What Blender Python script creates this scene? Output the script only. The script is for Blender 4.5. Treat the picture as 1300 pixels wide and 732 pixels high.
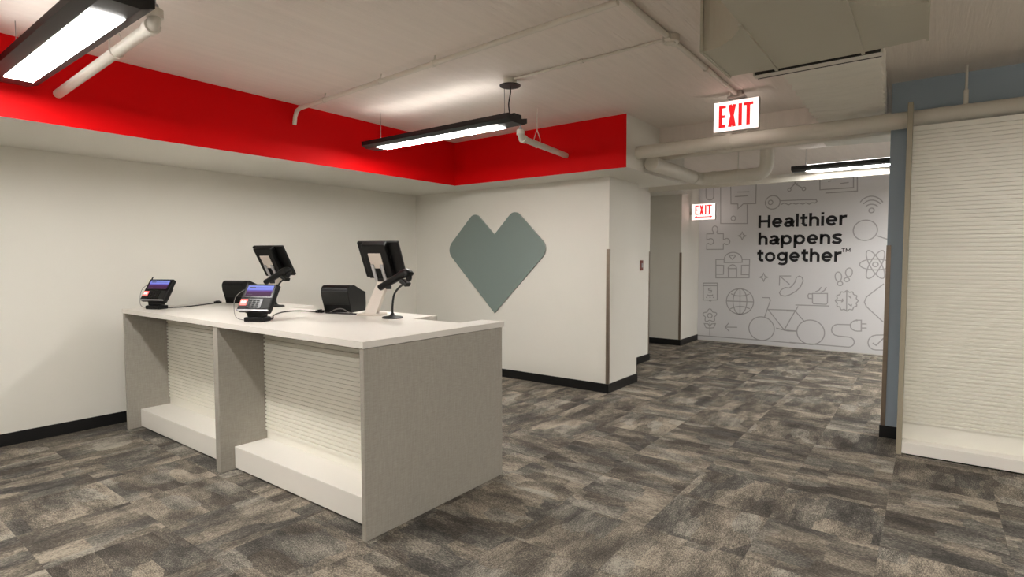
import bpy, bmesh, math, random
from mathutils import Vector, Matrix

# ------------------------------------------------------------------ camera, world, exposure
SC = bpy.context.scene
COL = SC.collection
for o in list(bpy.data.objects):
    bpy.data.objects.remove(o)
YAW, PITCH, ROLL, FPX = 0.645720572, -0.0519723956, -0.00125533, 708.26388
cd = bpy.data.cameras.new('camera')
cd.sensor_fit = 'HORIZONTAL'; cd.sensor_width = 36.0; cd.lens = FPX / 1300 * 36.0
cd.clip_start = 0.05; cd.clip_end = 100
cam = bpy.data.objects.new('camera', cd); COL.objects.link(cam)
_f = Vector((-math.sin(YAW) * math.cos(PITCH), math.cos(YAW) * math.cos(PITCH), math.sin(PITCH)))
_r0 = Vector((math.cos(YAW), math.sin(YAW), 0)); _u0 = _r0.cross(_f)
_r = _r0 * math.cos(ROLL) + _u0 * math.sin(ROLL); _u = -_r0 * math.sin(ROLL) + _u0 * math.cos(ROLL)
cam.matrix_world = Matrix(((_r.x, _u.x, -_f.x, 0), (_r.y, _u.y, -_f.y, 0), (_r.z, _u.z, -_f.z, 1.55), (0, 0, 0, 1)))
SC.camera = cam
w = bpy.data.worlds.new('world'); SC.world = w; w.use_nodes = True
w.node_tree.nodes['Background'].inputs[0].default_value = (1, .95, .9, 1)
w.node_tree.nodes['Background'].inputs[1].default_value = 0.02
vs = SC.view_settings
vs.view_transform = 'Standard'; vs.look = 'None'; vs.gamma = 1.0; vs.exposure = 2.17; vs.use_curve_mapping = False
LAMP = 17.0          # radiance of the lamp diffusers
UPLIGHT = 1.35        # radiance of the slot that lights the ceiling
LAMP_COL = (1.0, .97, .93)

# ------------------------------------------------------------------ materials
def lin(c):
    return tuple(((v / 255) / 12.92 if v / 255 <= .04045 else ((v / 255 + .055) / 1.055) ** 2.4) for v in c)
MATS = {}
class NT:
    def __init__(s, name):
        s.m = bpy.data.materials.new(name); s.m.use_nodes = True
        s.t = s.m.node_tree; s.b = s.t.nodes['Principled BSDF']; MATS[name] = s.m
    def n(s, typ, **kw):
        x = s.t.nodes.new(typ)
        for k, v in kw.items():
            if k in x.inputs.keys(): x.inputs[k].default_value = v
            else: setattr(x, k, v)
        return x
    def l(s, a, b): s.t.links.new(a, b)
def mat(name, rgb, rough=.6, metal=0, vary=.06, vscale=3.0, bump=0.0, bscale=60., stretch=(1, 1, 1), spec=.5, coords='pos'):
    q = NT(name); c = lin(rgb)
    q.b.inputs['Roughness'].default_value = rough; q.b.inputs['Metallic'].default_value = metal
    q.b.inputs['Specular IOR Level'].default_value = spec
    if coords == 'pos': src = q.n('ShaderNodeNewGeometry').outputs['Position']
    else: src = q.n('ShaderNodeTexCoord').outputs['Object']
    mp = q.n('ShaderNodeMapping'); mp.inputs['Scale'].default_value = stretch; q.l(src, mp.inputs['Vector'])
    nz = q.n('ShaderNodeTexNoise', Scale=vscale, Detail=4.0); q.l(mp.outputs[0], nz.inputs['Vector'])
    mx = q.n('ShaderNodeMix', data_type='RGBA')
    mx.inputs[6].default_value = tuple(v * (1 - vary) for v in c) + (1,)
    mx.inputs[7].default_value = tuple(min(1, v * (1 + vary)) for v in c) + (1,)
    q.l(nz.outputs['Fac'], mx.inputs[0]); q.l(mx.outputs[2], q.b.inputs['Base Color'])
    if bump:
        n2 = q.n('ShaderNodeTexNoise', Scale=bscale, Detail=3.0); q.l(mp.outputs[0], n2.inputs['Vector'])
        bp = q.n('ShaderNodeBump', Strength=bump, Distance=.01); q.l(n2.outputs['Fac'], bp.inputs['Height'])
        q.l(bp.outputs[0], q.b.inputs['Normal'])
    return q.m
def emit(name, rgb, strength):
    q = NT(name); q.b.inputs['Base Color'].default_value = (*rgb, 1)
    q.b.inputs['Emission Color'].default_value = (*rgb, 1); q.b.inputs['Emission Strength'].default_value = strength
    return q.m
mat('wall_paint', (231, 228, 219), .55, bump=.05, bscale=180, vary=.015, spec=.35)
mat('ceiling_paint', (238, 229, 220), .7, bump=.6, bscale=10, stretch=(9, .35, 1), vary=.07, vscale=2)
mat('red_paint', (224, 2, 8), .6, vary=.03, bump=.04, bscale=120, spec=.12)
mat('blue_paint', (164, 179, 192), .55, vary=.02, bump=.05, bscale=150)
mat('black_base', (14, 14, 15), .45, vary=.1)
mat('pipe_paint', (222, 217, 205), .5, vary=.04, bump=.05, bscale=40)
mat('duct_paint', (196, 192, 176), .6, vary=.04, bump=.06, bscale=18)
mat('canvas_wrap', (236, 232, 222), .8, vary=.05, bump=.5, bscale=9, stretch=(3, 8, 3))
mat('counter_white', (226, 221, 213), .3, vary=.02)
mat('slat_white', (240, 237, 226), .42, vary=.015)
mat('plinth_white', (240, 236, 228), .4, vary=.015)
mat('dark_gap', (40, 39, 34), .8)
mat('tan_metal', (164, 156, 136), .45, vary=.06)
mat('guard_steel', (150, 136, 122), .35, metal=.75, vary=.1, stretch=(1, 1, 12))
mat('heart_teal', (128, 142, 138), .38, vary=.03)
mat('heart_edge', (176, 182, 178), .4)
mat('black_plastic', (9, 9, 9), .42, vary=.1, coords='obj', spec=.25)
mat('black_glass', (4, 4, 5), .2, coords='obj', spec=.25)
mat('dark_grey_plastic', (28, 29, 27), .5, coords='obj', spec=.3)
mat('beige_plastic', (206, 195, 184), .45, coords='obj')
mat('silver_plastic', (170, 170, 172), .35, metal=.4, coords='obj')
mat('cable_black', (22, 20, 20), .5)
mat('cable_grey', (120, 116, 112), .5)
mat('lamp_black', (20, 19, 19), .45, vary=.1, coords='obj')
mat('mural_grey', (226, 225, 226), .5, vary=.01)
mat('mural_line', (176, 174, 175), .55)
mat('mural_ink', (18, 17, 22), .5)
mat('sign_case', (214, 206, 200), .5)
mat('switch_red', (120, 60, 46), .4)
mat('paper', (235, 233, 228), .7)
emit('lamp_glow', LAMP_COL, LAMP)
emit('lamp_up', LAMP_COL, UPLIGHT)
emit('sign_white', (1, .86, .80), .3)
emit('sign_red', (.85, .015, .02), .19)
emit('logo_red', (.95, .16, .14), .2)
emit('logo_white', (1, .7, .66), .25)
q = NT('pos_screen')
tc = q.n('ShaderNodeTexCoord'); sp = q.n('ShaderNodeSeparateXYZ'); q.l(tc.outputs['Generated'], sp.inputs[0])
cr = q.n('ShaderNodeValToRGB'); q.l(sp.outputs['Z'], cr.inputs[0])
cr.color_ramp.elements[0].position = 0; cr.color_ramp.elements[0].color = (.05, .018, .04, 1)
cr.color_ramp.elements[1].position = 1; cr.color_ramp.elements[1].color = (.22, .27, .72, 1)
for p_, c_ in ((.42, (.07, .02, .08, 1)), (.47, (.13, .06, .22, 1)), (.56, (.10, .08, .35, 1)), (.62, (.20, .22, .68, 1))):
    e = cr.color_ramp.elements.new(p_); e.color = c_
q.l(cr.outputs[0], q.b.inputs['Emission Color']); q.b.inputs['Emission Strength'].default_value = .27
q.b.inputs['Base Color'].default_value = (.004, .004, .005, 1); q.b.inputs['Roughness'].default_value = .5; q.b.inputs['Specular IOR Level'].default_value = .1
# grey laminate with a fine vertical linen weave
q = NT('grey_laminate'); g = q.n('ShaderNodeNewGeometry')
mp = q.n('ShaderNodeMapping'); mp.inputs['Scale'].default_value = (260, 260, 14); q.l(g.outputs['Position'], mp.inputs[0])
n1 = q.n('ShaderNodeTexNoise', Scale=1.0, Detail=2.0); q.l(mp.outputs[0], n1.inputs['Vector'])
mp2 = q.n('ShaderNodeMapping'); mp2.inputs['Scale'].default_value = (20, 20, 300); q.l(g.outputs['Position'], mp2.inputs[0])
n2 = q.n('ShaderNodeTexNoise', Scale=1.0, Detail=2.0); q.l(mp2.outputs[0], n2.inputs['Vector'])
ad = q.n('ShaderNodeMath', operation='ADD'); q.l(n1.outputs['Fac'], ad.inputs[0]); q.l(n2.outputs['Fac'], ad.inputs[1])
cr = q.n('ShaderNodeValToRGB'); ml = q.n('ShaderNodeMath', operation='MULTIPLY'); ml.inputs[1].default_value = .5
q.l(ad.outputs[0], ml.inputs[0]); q.l(ml.outputs[0], cr.inputs[0])
cr.color_ramp.elements[0].position = .3; cr.color_ramp.elements[0].color = (*lin((150, 145, 135)), 1)
cr.color_ramp.elements[1].position = .7; cr.color_ramp.elements[1].color = (*lin((174, 169, 158)), 1)
q.l(cr.outputs[0], q.b.inputs['Base Color']); q.b.inputs['Roughness'].default_value = .5
# carpet: pattern is local to each tile, shifted and turned by the tile's random number
q = NT('carpet'); oi = q.n('ShaderNodeObjectInfo'); tc = q.n('ShaderNodeTexCoord')
rot = q.n('ShaderNodeVectorRotate', rotation_type='Z_AXIS'); q.l(tc.outputs['Object'], rot.inputs['Vector'])
m4 = q.n('ShaderNodeMath', operation='MULTIPLY'); m4.inputs[1].default_value = 2.0; q.l(oi.outputs['Random'], m4.inputs[0])
fl = q.n('ShaderNodeMath', operation='FLOOR'); q.l(m4.outputs[0], fl.inputs[0])
m5 = q.n('ShaderNodeMath', operation='MULTIPLY'); m5.inputs[1].default_value = math.pi / 2; q.l(fl.outputs[0], m5.inputs[0])
q.l(m5.outputs[0], rot.inputs['Angle'])
off = q.n('ShaderNodeMath', operation='MULTIPLY'); off.inputs[1].default_value = 917.0; q.l(oi.outputs['Random'], off.inputs[0])
vm = q.n('ShaderNodeVectorMath', operation='ADD'); q.l(rot.outputs[0], vm.inputs[0]); q.l(off.outputs[0], vm.inputs[1])
mp = q.n('ShaderNodeMapping'); mp.inputs['Scale'].default_value = (2.2, 5.2, 1); q.l(vm.outputs[0], mp.inputs[0])
big = q.n('ShaderNodeTexNoise', Scale=1.0, Detail=7.0, Roughness=.68, Distortion=.15); q.l(mp.outputs[0], big.inputs['Vector'])
mpf = q.n('ShaderNodeMapping'); mpf.inputs['Scale'].default_value = (70, 190, 70); q.l(vm.outputs[0], mpf.inputs[0])
fine = q.n('ShaderNodeTexNoise', Scale=1.0, Detail=3.0, Roughness=.75); q.l(mpf.outputs[0], fine.inputs['Vector'])
# straight-edged blocks woven into each tile
mpb = q.n('ShaderNodeMapping'); mpb.inputs['Scale'].default_value = (3.6, 7.2, 1); q.l(vm.outputs[0], mpb.inputs[0])
vor = q.n('ShaderNodeTexVoronoi', Scale=1.0, Randomness=.55, distance='CHEBYCHEV', voronoi_dimensions='2D'); q.l(mpb.outputs[0], vor.inputs['Vector'])
blk = q.n('ShaderNodeSeparateColor'); q.l(vor.outputs['Color'], blk.inputs[0])
wn = q.n('ShaderNodeTexWhiteNoise', noise_dimensions='1D'); q.l(off.outputs[0], wn.inputs['W'])
def madd(src, k, prev):
    n_ = q.n('ShaderNodeMath', operation='MULTIPLY_ADD'); n_.inputs[1].default_value = k; q.l(src, n_.inputs[0])
    if prev is None: n_.inputs[2].default_value = 0
    else: q.l(prev, n_.inputs[2])
    return n_.outputs[0]
val = madd(big.outputs['Fac'], .90, None); val = madd(blk.outputs[0], .15, val); val = madd(wn.outputs['Value'], .07, val); val = madd(fine.outputs['Fac'], .85, val)
# value centres on about .86
val = madd(val, 1 / 1.255, None)
cr = q.n('ShaderNodeValToRGB'); q.l(val, cr.inputs[0])
E_ = cr.color_ramp.elements
E_[0].position = 0.5833; E_[0].color = (*lin((62, 58, 54)), 1)
E_[1].position = 0.9417; E_[1].color = (*lin((176, 165, 148)), 1)
for p_, c_ in ((0.7000, (84, 79, 73)), (0.7750, (104, 98, 89)), (0.8583, (138, 129, 117))):
    e = E_.new(p_); e.color = (*lin(c_), 1)
# some blocks lean to a cooler grey
cool = q.n('ShaderNodeMix', data_type='RGBA', blend_type='MULTIPLY'); cool.inputs[7].default_value = (.93, .985, 1.04, 1)
mc = q.n('ShaderNodeMapRange'); mc.inputs[1].default_value = .55; mc.inputs[2].default_value = .75; q.l(blk.outputs[1], mc.inputs[0]); q.l(mc.outputs[0], cool.inputs[0])
q.l(cr.outputs[0], cool.inputs[6]); q.l(cool.outputs[2], q.b.inputs['Base Color'])
q.b.inputs['Roughness'].default_value = .95; q.b.inputs['Specular IOR Level'].default_value = .15
bp = q.n('ShaderNodeBump', Strength=.7, Distance=.004); q.l(fine.outputs['Fac'], bp.inputs['Height']); q.l(bp.outputs[0], q.b.inputs['Normal'])

# ------------------------------------------------------------------ mesh helpers
def box(bm, x0, x1, y0, y1, z0, z1, mi=0):
    v = [bm.verts.new(p) for p in ((x0, y0, z0), (x1, y0, z0), (x1, y1, z0), (x0, y1, z0), (x0, y0, z1), (x1, y0, z1), (x1, y1, z1), (x0, y1, z1))]
    fs = []
    for f in ((3, 2, 1, 0), (4, 5, 6, 7), (0, 1, 5, 4), (1, 2, 6, 5), (2, 3, 7, 6), (3, 0, 4, 7)):
        fc = bm.faces.new([v[i] for i in f]); fc.material_index = mi; fs.append(fc)
    return fs
def bevel(bm, r, seg=2):
    bmesh.ops.bevel(bm, geom=bm.edges[:], offset=r, segments=seg, profile=.5, affect='EDGES', clamp_overlap=True)
def bbox(x0, x1, y0, y1, z0, z1, r=.004, seg=2):
    bm = bmesh.new(); box(bm, x0, x1, y0, y1, z0, z1); bevel(bm, r, seg); return bm
def prism(bm, pts, axis, a0, a1):
    """extrude a 2D outline along an axis; outline in the two other axes in order"""
    def P(p, a):
        return {'x': (a, p[0], p[1]), 'y': (p[0], a, p[1]), 'z': (p[0], p[1], a)}[axis]
    A = [bm.verts.new(P(p, a0)) for p in pts]; B = [bm.verts.new(P(p, a1)) for p in pts]
    n = len(pts); bm.faces.new(A); bm.faces.new(B[::-1])
    for i in range(n): bm.faces.new((A[i], B[i], B[(i + 1) % n], A[(i + 1) % n]))
    bmesh.ops.recalc_face_normals(bm, faces=bm.faces[:])
def tube(bm, pts, r, seg=10, caps=True):
    pts = [Vector(p) for p in pts]; rings = []; n = len(pts)
    rr = r if hasattr(r, '__len__') else [r] * n
    t0 = (pts[1] - pts[0]).normalized()
    up = Vector((0, 0, 1)) if abs(t0.z) < .9 else Vector((1, 0, 0))
    a = t0.cross(up).normalized()
    for i, p in enumerate(pts):
        t = (pts[min(i + 1, n - 1)] - pts[max(i - 1, 0)]).normalized()
        a = (a - t * a.dot(t)).normalized(); b = t.cross(a)
        rings.append([bm.verts.new(p + (a * math.cos(2 * math.pi * k / seg) + b * math.sin(2 * math.pi * k / seg)) * rr[i]) for k in range(seg)])
    for i in range(n - 1):
        for k in range(seg):
            bm.faces.new((rings[i][k], rings[i][(k + 1) % seg], rings[i + 1][(k + 1) % seg], rings[i + 1][k]))
    if caps:
        bm.faces.new(rings[0][::-1]); bm.faces.new(rings[-1])
    bmesh.ops.recalc_face_normals(bm, faces=bm.faces[:])
def smooth_path(pts, n=8):
    """Catmull-Rom through the points"""
    P = [Vector(p) for p in pts]; P = [P[0] * 2 - P[1]] + P + [P[-1] * 2 - P[-2]]; out = []
    for i in range(1, len(P) - 2):
        for k in range(n):
            t = k / n
            out.append(.5 * ((2 * P[i]) + (-P[i - 1] + P[i + 1]) * t + (2 * P[i - 1] - 5 * P[i] + 4 * P[i + 1] - P[i + 2]) * t * t + (-P[i - 1] + 3 * P[i] - 3 * P[i + 1] + P[i + 2]) * t ** 3))
    out.append(P[-2]); return out
def lathe(bm, prof, c=(0, 0, 0), seg=28):
    rings = []
    for r, z in prof:
        rings.append([bm.verts.new((c[0] + max(r, 1e-4) * math.cos(2 * math.pi * k / seg), c[1] + max(r, 1e-4) * math.sin(2 * math.pi * k / seg), c[2] + z)) for k in range(seg)])
    for i in range(len(rings) - 1):
        for k in range(seg): bm.faces.new((rings[i][k], rings[i][(k + 1) % seg], rings[i + 1][(k + 1) % seg], rings[i + 1][k]))
    bm.faces.new(rings[0][::-1]); bm.faces.new(rings[-1]); bmesh.ops.recalc_face_normals(bm, faces=bm.faces[:])
def fillet(corners, radii, n=6):
    out = []; m = len(corners)
    for i in range(m):
        p = Vector(corners[i]); r = radii[i]
        if r <= 0: out.append(tuple(p)); continue
        a = (Vector(corners[i - 1]) - p).normalized(); b = (Vector(corners[(i + 1) % m]) - p).normalized()
        half = a.angle(b) / 2; d = r / math.tan(half); c = p + (a + b).normalized() * (r / math.sin(half))
        s = p + a * d - c; e = p + b * d - c; ang = s.angle_signed(e)
        for k in range(n + 1):
            t = -ang * k / n
            out.append((c.x + s.x * math.cos(t) - s.y * math.sin(t), c.y + s.x * math.sin(t) + s.y * math.cos(t)))
    return out
def root_off(p):
    v = Vector((0, 0, 0))
    while p is not None: v += p.location; p = p.parent
    return v
def obj(name, bm, m, parent=None, world=False, smooth=False, kind=None):
    if world and parent is not None: bm.transform(Matrix.Translation(-root_off(parent)))
    me = bpy.data.meshes.new(name); bm.to_mesh(me); bm.free()
    for k in (m if isinstance(m, (list, tuple)) else [m]): me.materials.append(MATS[k])
    if smooth:
        for p in me.polygons: p.use_smooth = True
        try: me.set_sharp_from_angle(angle=math.radians(40))
        except Exception: pass
    o = bpy.data.objects.new(name, me); COL.objects.link(o); o.parent = parent
    if kind: o['kind'] = kind
    return o
def tag(o, label, cat, group=None):
    o['label'] = label; o['category'] = cat
    if group: o['group'] = group
    return o
def thing(name, label, cat, loc=(0, 0, 0), rz=0, group=None):
    o = bpy.data.objects.new(name, None); COL.objects.link(o); o.empty_display_size = .1
    o.location = loc; o.rotation_euler = (0, 0, rz); return tag(o, label, cat, group)
def struct(name, bm, m, label=None, parent=None):
    o = obj(name, bm, m, parent)
    if parent is None:
        o['kind'] = 'structure'
        if label: o['label'] = label
    return o
def wb(*boxes):
    bm = bmesh.new()
    for b in boxes: box(bm, *b)
    return bm
def copy_tree(o, parent=None):
    c = o.copy(); COL.objects.link(c); c.parent = parent
    for ch in list(o.children): copy_tree(ch, c)
    return c

# ------------------------------------------------------------------ the room
XL, ZC, ZS = -6.144, 3.03, 2.49            # left wall, ceiling, soffit underside
XR, YR = -4.904, 5.30                       # red faces of the bulkhead
YH, XH = 5.785, -2.967                      # heart wall and its free end
YM = 10.70                                  # mural wall
XB0, YB, XE = -6.144, -4.2, 4.6             # back and right of the room
floor = struct('floor', wb((XL - .1, XE + .1, YB - .1, YM + .1, -.08, -.008)), 'dark_gap', 'floor laid with mottled grey carpet tiles')
TS = .555
def tile_mesh():
    bm = bmesh.new(); h = TS / 2 - .0004
    box(bm, -h, h, -h, h, -.008, 0)
    me = bpy.data.meshes.new('carpet_tile'); bm.to_mesh(me); bm.free(); me.materials.append(MATS['carpet']); return me
tm = tile_mesh(); rest = bmesh.new(); ntile = 0
ox, oy = -1.85 + TS / 2, 2.43 + TS / 2
ca, sa = math.cos(YAW), math.sin(YAW)
cand = []
for i in range(-9, 13):
    for j in range(-13, 16):
        cx, cy = ox + i * TS, oy + j * TS
        if cx < XL - TS / 2 or cx > XE + TS / 2 or cy > YM + TS / 2 or cy < YB - TS / 2: continue
        inview = cy > .1 and cx < 2.2 and not (cy > YH + .1 and cx < XH - .9) and not (cy > 6.2 and cx > .4)
        cand.append((cx, cy, inview))
for cx, cy, inview in cand:
    if inview and ntile < 300:
        t = bpy.data.objects.new('carpet_tile', tm); COL.objects.link(t); t.parent = floor; t.location = (cx, cy, 0); ntile += 1
    else:
        h = TS / 2 - .0012; box(rest, cx - h, cx + h, cy - h, cy + h, -.008, 0)
obj('carpet_tiles_beyond', rest, 'carpet', floor, kind='stuff')

struct('ceiling', wb((XL - .1, XE + .1, YB - .1, YM + .1, ZC, ZC + .1)), 'ceiling_paint', 'off-white painted concrete ceiling')
# L-shaped bulkhead: red on the two faces over the counter
bm = bmesh.new()
for f in box(bm, XL, XR, YB, YR, ZS, ZC): 
    if f.calc_center_median().x > XR - .01: f.material_index = 1
for f in box(bm, XL, -2.53, YR, 6.95, ZS, ZC):
    if f.calc_center_median().y < YR + .01: f.material_index = 1
bmesh.ops.recalc_face_normals(bm, faces=bm.faces[:])
struct('ceiling_bulkhead', bm, ['wall_paint', 'red_paint'], 'dropped bulkhead with bright red painted faces')
struct('wall_left', wb((XL - .12, XL, YB, YM, 0, ZC)), 'wall_paint', 'plain white wall behind the counter')
struct('wall_heart', wb((XL, XH, YH, 6.56, 0, ZS)), 'wall_paint', 'white wall that carries the grey heart')
struct('wall_hall_left', wb((-4.7, -3.45, 6.56, 8.07, 0, ZC)), 'wall_paint', 'white wall with a small red switch beside the passage')
struct('wall_alcove', wb((-4.7, -3.59, 9.78, YM, 0, ZC), (-4.7, -4.6, 8.07, 9.78, 0, ZC)), 'wall_paint', 'white wall of the recess beside the mural')
struct('ceiling_alcove', wb((-4.6, -3.45, 8.07, 9.78, 2.7, ZC)), 'wall_paint', 'dropped ceiling over the recess')
struct('wall_far', wb((XL, XE, YM, YM + .12, 0, ZC)), 'wall_paint', 'far wall under the mural')
struct('wall_blue', wb((-.318, XE, 5.774, 5.92, 0, ZC)), 'blue_paint', 'slate blue partition wall behind the slatwall unit')
struct('wall_right', wb((XE, XE + .12, YB, YM, 0, ZC)), 'wall_paint', 'white wall on the open side of the room')
struct('wall_back', wb((XL, XE, YB - .12, YB, 0, ZC)), 'wall_paint', 'white wall behind the viewer')
struct('ceiling_beam', wb((-2.53, XE, 6.15, 7.55, 2.87, ZC)), 'ceiling_paint', 'shallow dropped ceiling beam over the passage')
BH = .105
struct('baseboard_left', wb((XL, XL + .012, YB, YH, 0, BH)), 'black_base')
struct('baseboard_heart', wb((XL + .012, XH + .012, YH - .012, YH, 0, BH), (XH, XH + .012, YH, 6.572, 0, BH)), 'black_base')
struct('baseboard_hall', wb((-3.45, -3.438, 6.58, 8.07, 0, BH), (-4.6, -3.438, 8.07, 8.082, 0, BH)), 'black_base')
struct('baseboard_alcove', wb((-4.588, -3.578, 9.768, 9.78, 0, BH), (-3.59, -3.578, 9.78, YM, 0, BH), (-4.6, -4.588, 8.082, 9.78, 0, BH)), 'black_base')
struct('baseboard_blue', wb((-.330, XE, 5.762, 5.774, 0, BH), (-.330, -.318, 5.774, 5.92, 0, BH)), 'black_base')
# metal guards on the wall corners
def guard(x, y, sx, label, z0=.106, z1=1.667, wd=.03):
    bm = bmesh.new(); t = .004
    x0, x1 = (x - wd, x + t) if sx > 0 else (x - t, x + wd)
    box(bm, x0, x1, y - t, y, z0, z1)
    if sx > 0: box(bm, x, x + t, y, y + wd, z0, z1)
    else: box(bm, x - t, x, y, y + wd, z0, z1)
    return tag(obj('corner_guard', bm, 'guard_steel'), label, 'corner guard', 'metal corner guards')
guard(XH, YH, 1, 'slim metal corner guard on the end of the heart wall')
guard(-3.59, 9.78, 1, 'slim metal corner guard on the recess corner below the small exit sign')
guard(-.318, 5.774, -1, 'metal corner guard on the free end of the blue wall')
bm = bmesh.new(); box(bm, -3.45, -3.446, 8.04, 8.074, .106, 1.667); box(bm, -3.48, -3.446, 8.07, 8.074, .106, 1.667)
tag(obj('corner_guard', bm, 'guard_steel'), 'slim metal corner guard on the wall edge beside the small switch', 'corner guard', 'metal corner guards')
sw = thing('wall_switch', 'small reddish brown switch plate on the white passage wall', 'switch', (-3.45, 7.76, 1.46))
obj('plate', bbox(0, .012, -.05, .05, -.075, .075, .004), 'switch_red', sw)
obj('rocker', bbox(.012, .022, -.018, .018, -.032, .032, .003), 'silver_plastic', sw)

# ------------------------------------------------------------------ service counter
ctr = thing('service_counter', 'long white-topped checkout counter with grey side panels and two open bays', 'counter', (-4.15, 2.4, 0))
X0, X1, Y0 = -5.862, -2.441, 1.905
TOPZ0, TOPZ1 = 1.070, 1.107
bm = bmesh.new()
out = [(X0 - .004, Y0 - .006), (X1 + .004, Y0 - .006), (X1 + .004, 3.14), (-2.64, 3.14), (-2.64, 2.89), (-3.117, 2.89), (-3.117, 3.15), (-4.28, 3.15), (-4.28, 2.89), (-4.759, 2.89), (-4.759, 3.15), (X0 - .004, 3.15)]
prism(bm, out, 'z', TOPZ0, TOPZ1)
bmesh.ops.triangulate(bm, faces=[f for f in bm.faces if len(f.verts) > 4])
obj('countertop', bm, 'counter_white', ctr, True)
def side(xa, xb, y1=3.12): obj('side_panel', bbox(xa, xb, Y0, y1, .0, TOPZ0 - .004, .002, 1), 'grey_laminate', ctr, True)
side(X1 - .034, X1); side(X0, X0 + .034); side(-4.152, -4.084, 2.86)
obj('shadow_gap', wb((X0 + .05, X1 - .05, Y0 + .03, 2.85, TOPZ0 - .004, TOPZ0)), 'dark_gap', ctr, True)
PIT = .0312
def slat_mesh(name, wd, d=.013):
    bm = bmesh.new(); prof = [(0, .001), (-d, .003), (-d, PIT - .0105), (0, PIT - .0085)]
    prism(bm, [(p[0], p[1]) for p in prof], 'x', 0, wd)
    me = bpy.data.meshes.new(name); bm.to_mesh(me); bm.free(); me.materials.append(MATS['slat_white']); return me
for xa, xb in ((X0 + .034, -4.152), (-4.084, X1 - .034)):
    bk = obj('back_panel', wb((xa, xb, 2.262, 2.28, .16, TOPZ0 - .004)), 'slat_white', ctr, True)
    obj('plinth', bbox(xa + .001, xb - .001, 2.008, 2.262, .012, .172, .003), 'plinth_white', ctr, True)
    obj('plinth_foot', wb((xa + .02, xb - .02, 2.04, 2.25, 0, .012)), 'dark_gap', ctr, True)
    obj('top_rail', wb((xa, xb, 2.235, 2.262, 1.03, TOPZ0 - .004)), 'slat_white', ctr, True)
    sm = slat_mesh('slat', xb - xa - .004)
    for k in range(25):
        s = bpy.data.objects.new('slat', sm); COL.objects.link(s); s.parent = bk
        s.location = Vector((xa + .002, 2.262, .236 + k * PIT)) - root_off(bk)
# staff side: plain grey end and a lower shelf seen only from behind
obj('staff_shelf', wb((X0 + .034, -4.152, 2.28, 2.84, .55, .57), (-4.084, X1 - .034, 2.28, 2.84, .55, .57)), 'counter_white', ctr, True)

# ------------------------------------------------------------------ tall slatwall unit
slw = thing('slatwall_unit', 'tall white slatwall display unit with a base deck against the blue wall', 'display unit', (1.4, 5.42, 0))
SX0, SX1 = -.155, 3.3
obj('upright_post', bbox(-.190, -.155, 5.335, 5.470, 0, 2.755, .002, 1), 'tan_metal', slw, True)
obj('upright_post', bbox(SX1, SX1 + .035, 5.335, 5.470, 0, 2.755, .002, 1), 'tan_metal', slw, True)
bp_ = obj('back_panel', wb((SX0, SX1, 5.462, 5.474, .1, 2.592)), 'slat_white', slw, True)
sm = slat_mesh('slat', SX1 - SX0 - .002, .013)
for k in range(75):
    s = bpy.data.objects.new('slat', sm); COL.objects.link(s); s.parent = bp_
    s.location = Vector((SX0 + .001, 5.462, .238 + k * PIT)) - root_off(bp_)
obj('base_deck', bbox(SX0 + .001, SX1 - .001, 5.337, 5.462, .014, .103, .003), 'plinth_white', slw, True)
obj('base_foot', wb((SX0 + .03, SX1 - .03, 5.36, 5.455, 0, .014)), 'dark_gap', slw, True)

# ------------------------------------------------------------------ heart panel
bm = bmesh.new(); hc = -4.636
cor = [(0, .840), (.870, 1.683), (.335, 2.200), (0, 1.878), (-.335, 2.200), (-.870, 1.683)]
pts = fillet(cor, [0, .14, .115, 0, .115, .14], 8)
prism(bm, [(hc + x, z) for x, z in pts], 'y', YH - .022, YH - .001)
bmesh.ops.triangulate(bm, faces=[f for f in bm.faces if len(f.verts) > 4])
for f in bm.faces:
    f.material_index = 0 if abs(f.normal.y) > .9 else 1
tag(obj('heart_panel', bm, ['heart_teal', 'heart_edge']), 'large grey-green heart panel with rounded lobes on the white wall', 'wall sign')

# ------------------------------------------------------------------ mural
mur = thing('wall_mural', 'pale grey wall graphic with line drawings and the words Healthier happens together', 'mural', (-1.5, YM, 0))
obj('backing', wb((-3.585, 1.4, YM - .004, YM, .012, 2.99)), 'mural_grey', mur, True)
def ribbon(bm, pts, closed, wd=.017):
    P = [Vector((a, b)) for a, b in pts]
    if not closed and len(P) < 2: return
    n = len(P); Lf, Rt = [], []
    for i in range(n):
        a = P[i - 1] if (i > 0 or closed) else None; b = P[(i + 1) % n] if (i < n - 1 or closed) else None
        d1 = (P[i] - a).normalized() if a is not None else None; d2 = (b - P[i]).normalized() if b is not None else None
        if d1 is None: d1 = d2
        if d2 is None: d2 = d1
        t = d1 + d2; t = t.normalized() if t.length > 1e-4 else d1
        nrm = Vector((-t.y, t.x)); k = min(2.0, 1 / max(.3, nrm.dot(Vector((-d1.y, d1.x)))))
        Lf.append(P[i] + nrm * wd / 2 * k); Rt.append(P[i] - nrm * wd / 2 * k)
    y = YM - .0055
    A = [bm.verts.new((p.x, y, p.y)) for p in Lf]; B = [bm.verts.new((p.x, y, p.y)) for p in Rt]
    for i in range(n if closed else n - 1):
        bm.faces.new((A[i], B[i], B[(i + 1) % n], A[(i + 1) % n]))
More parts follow.
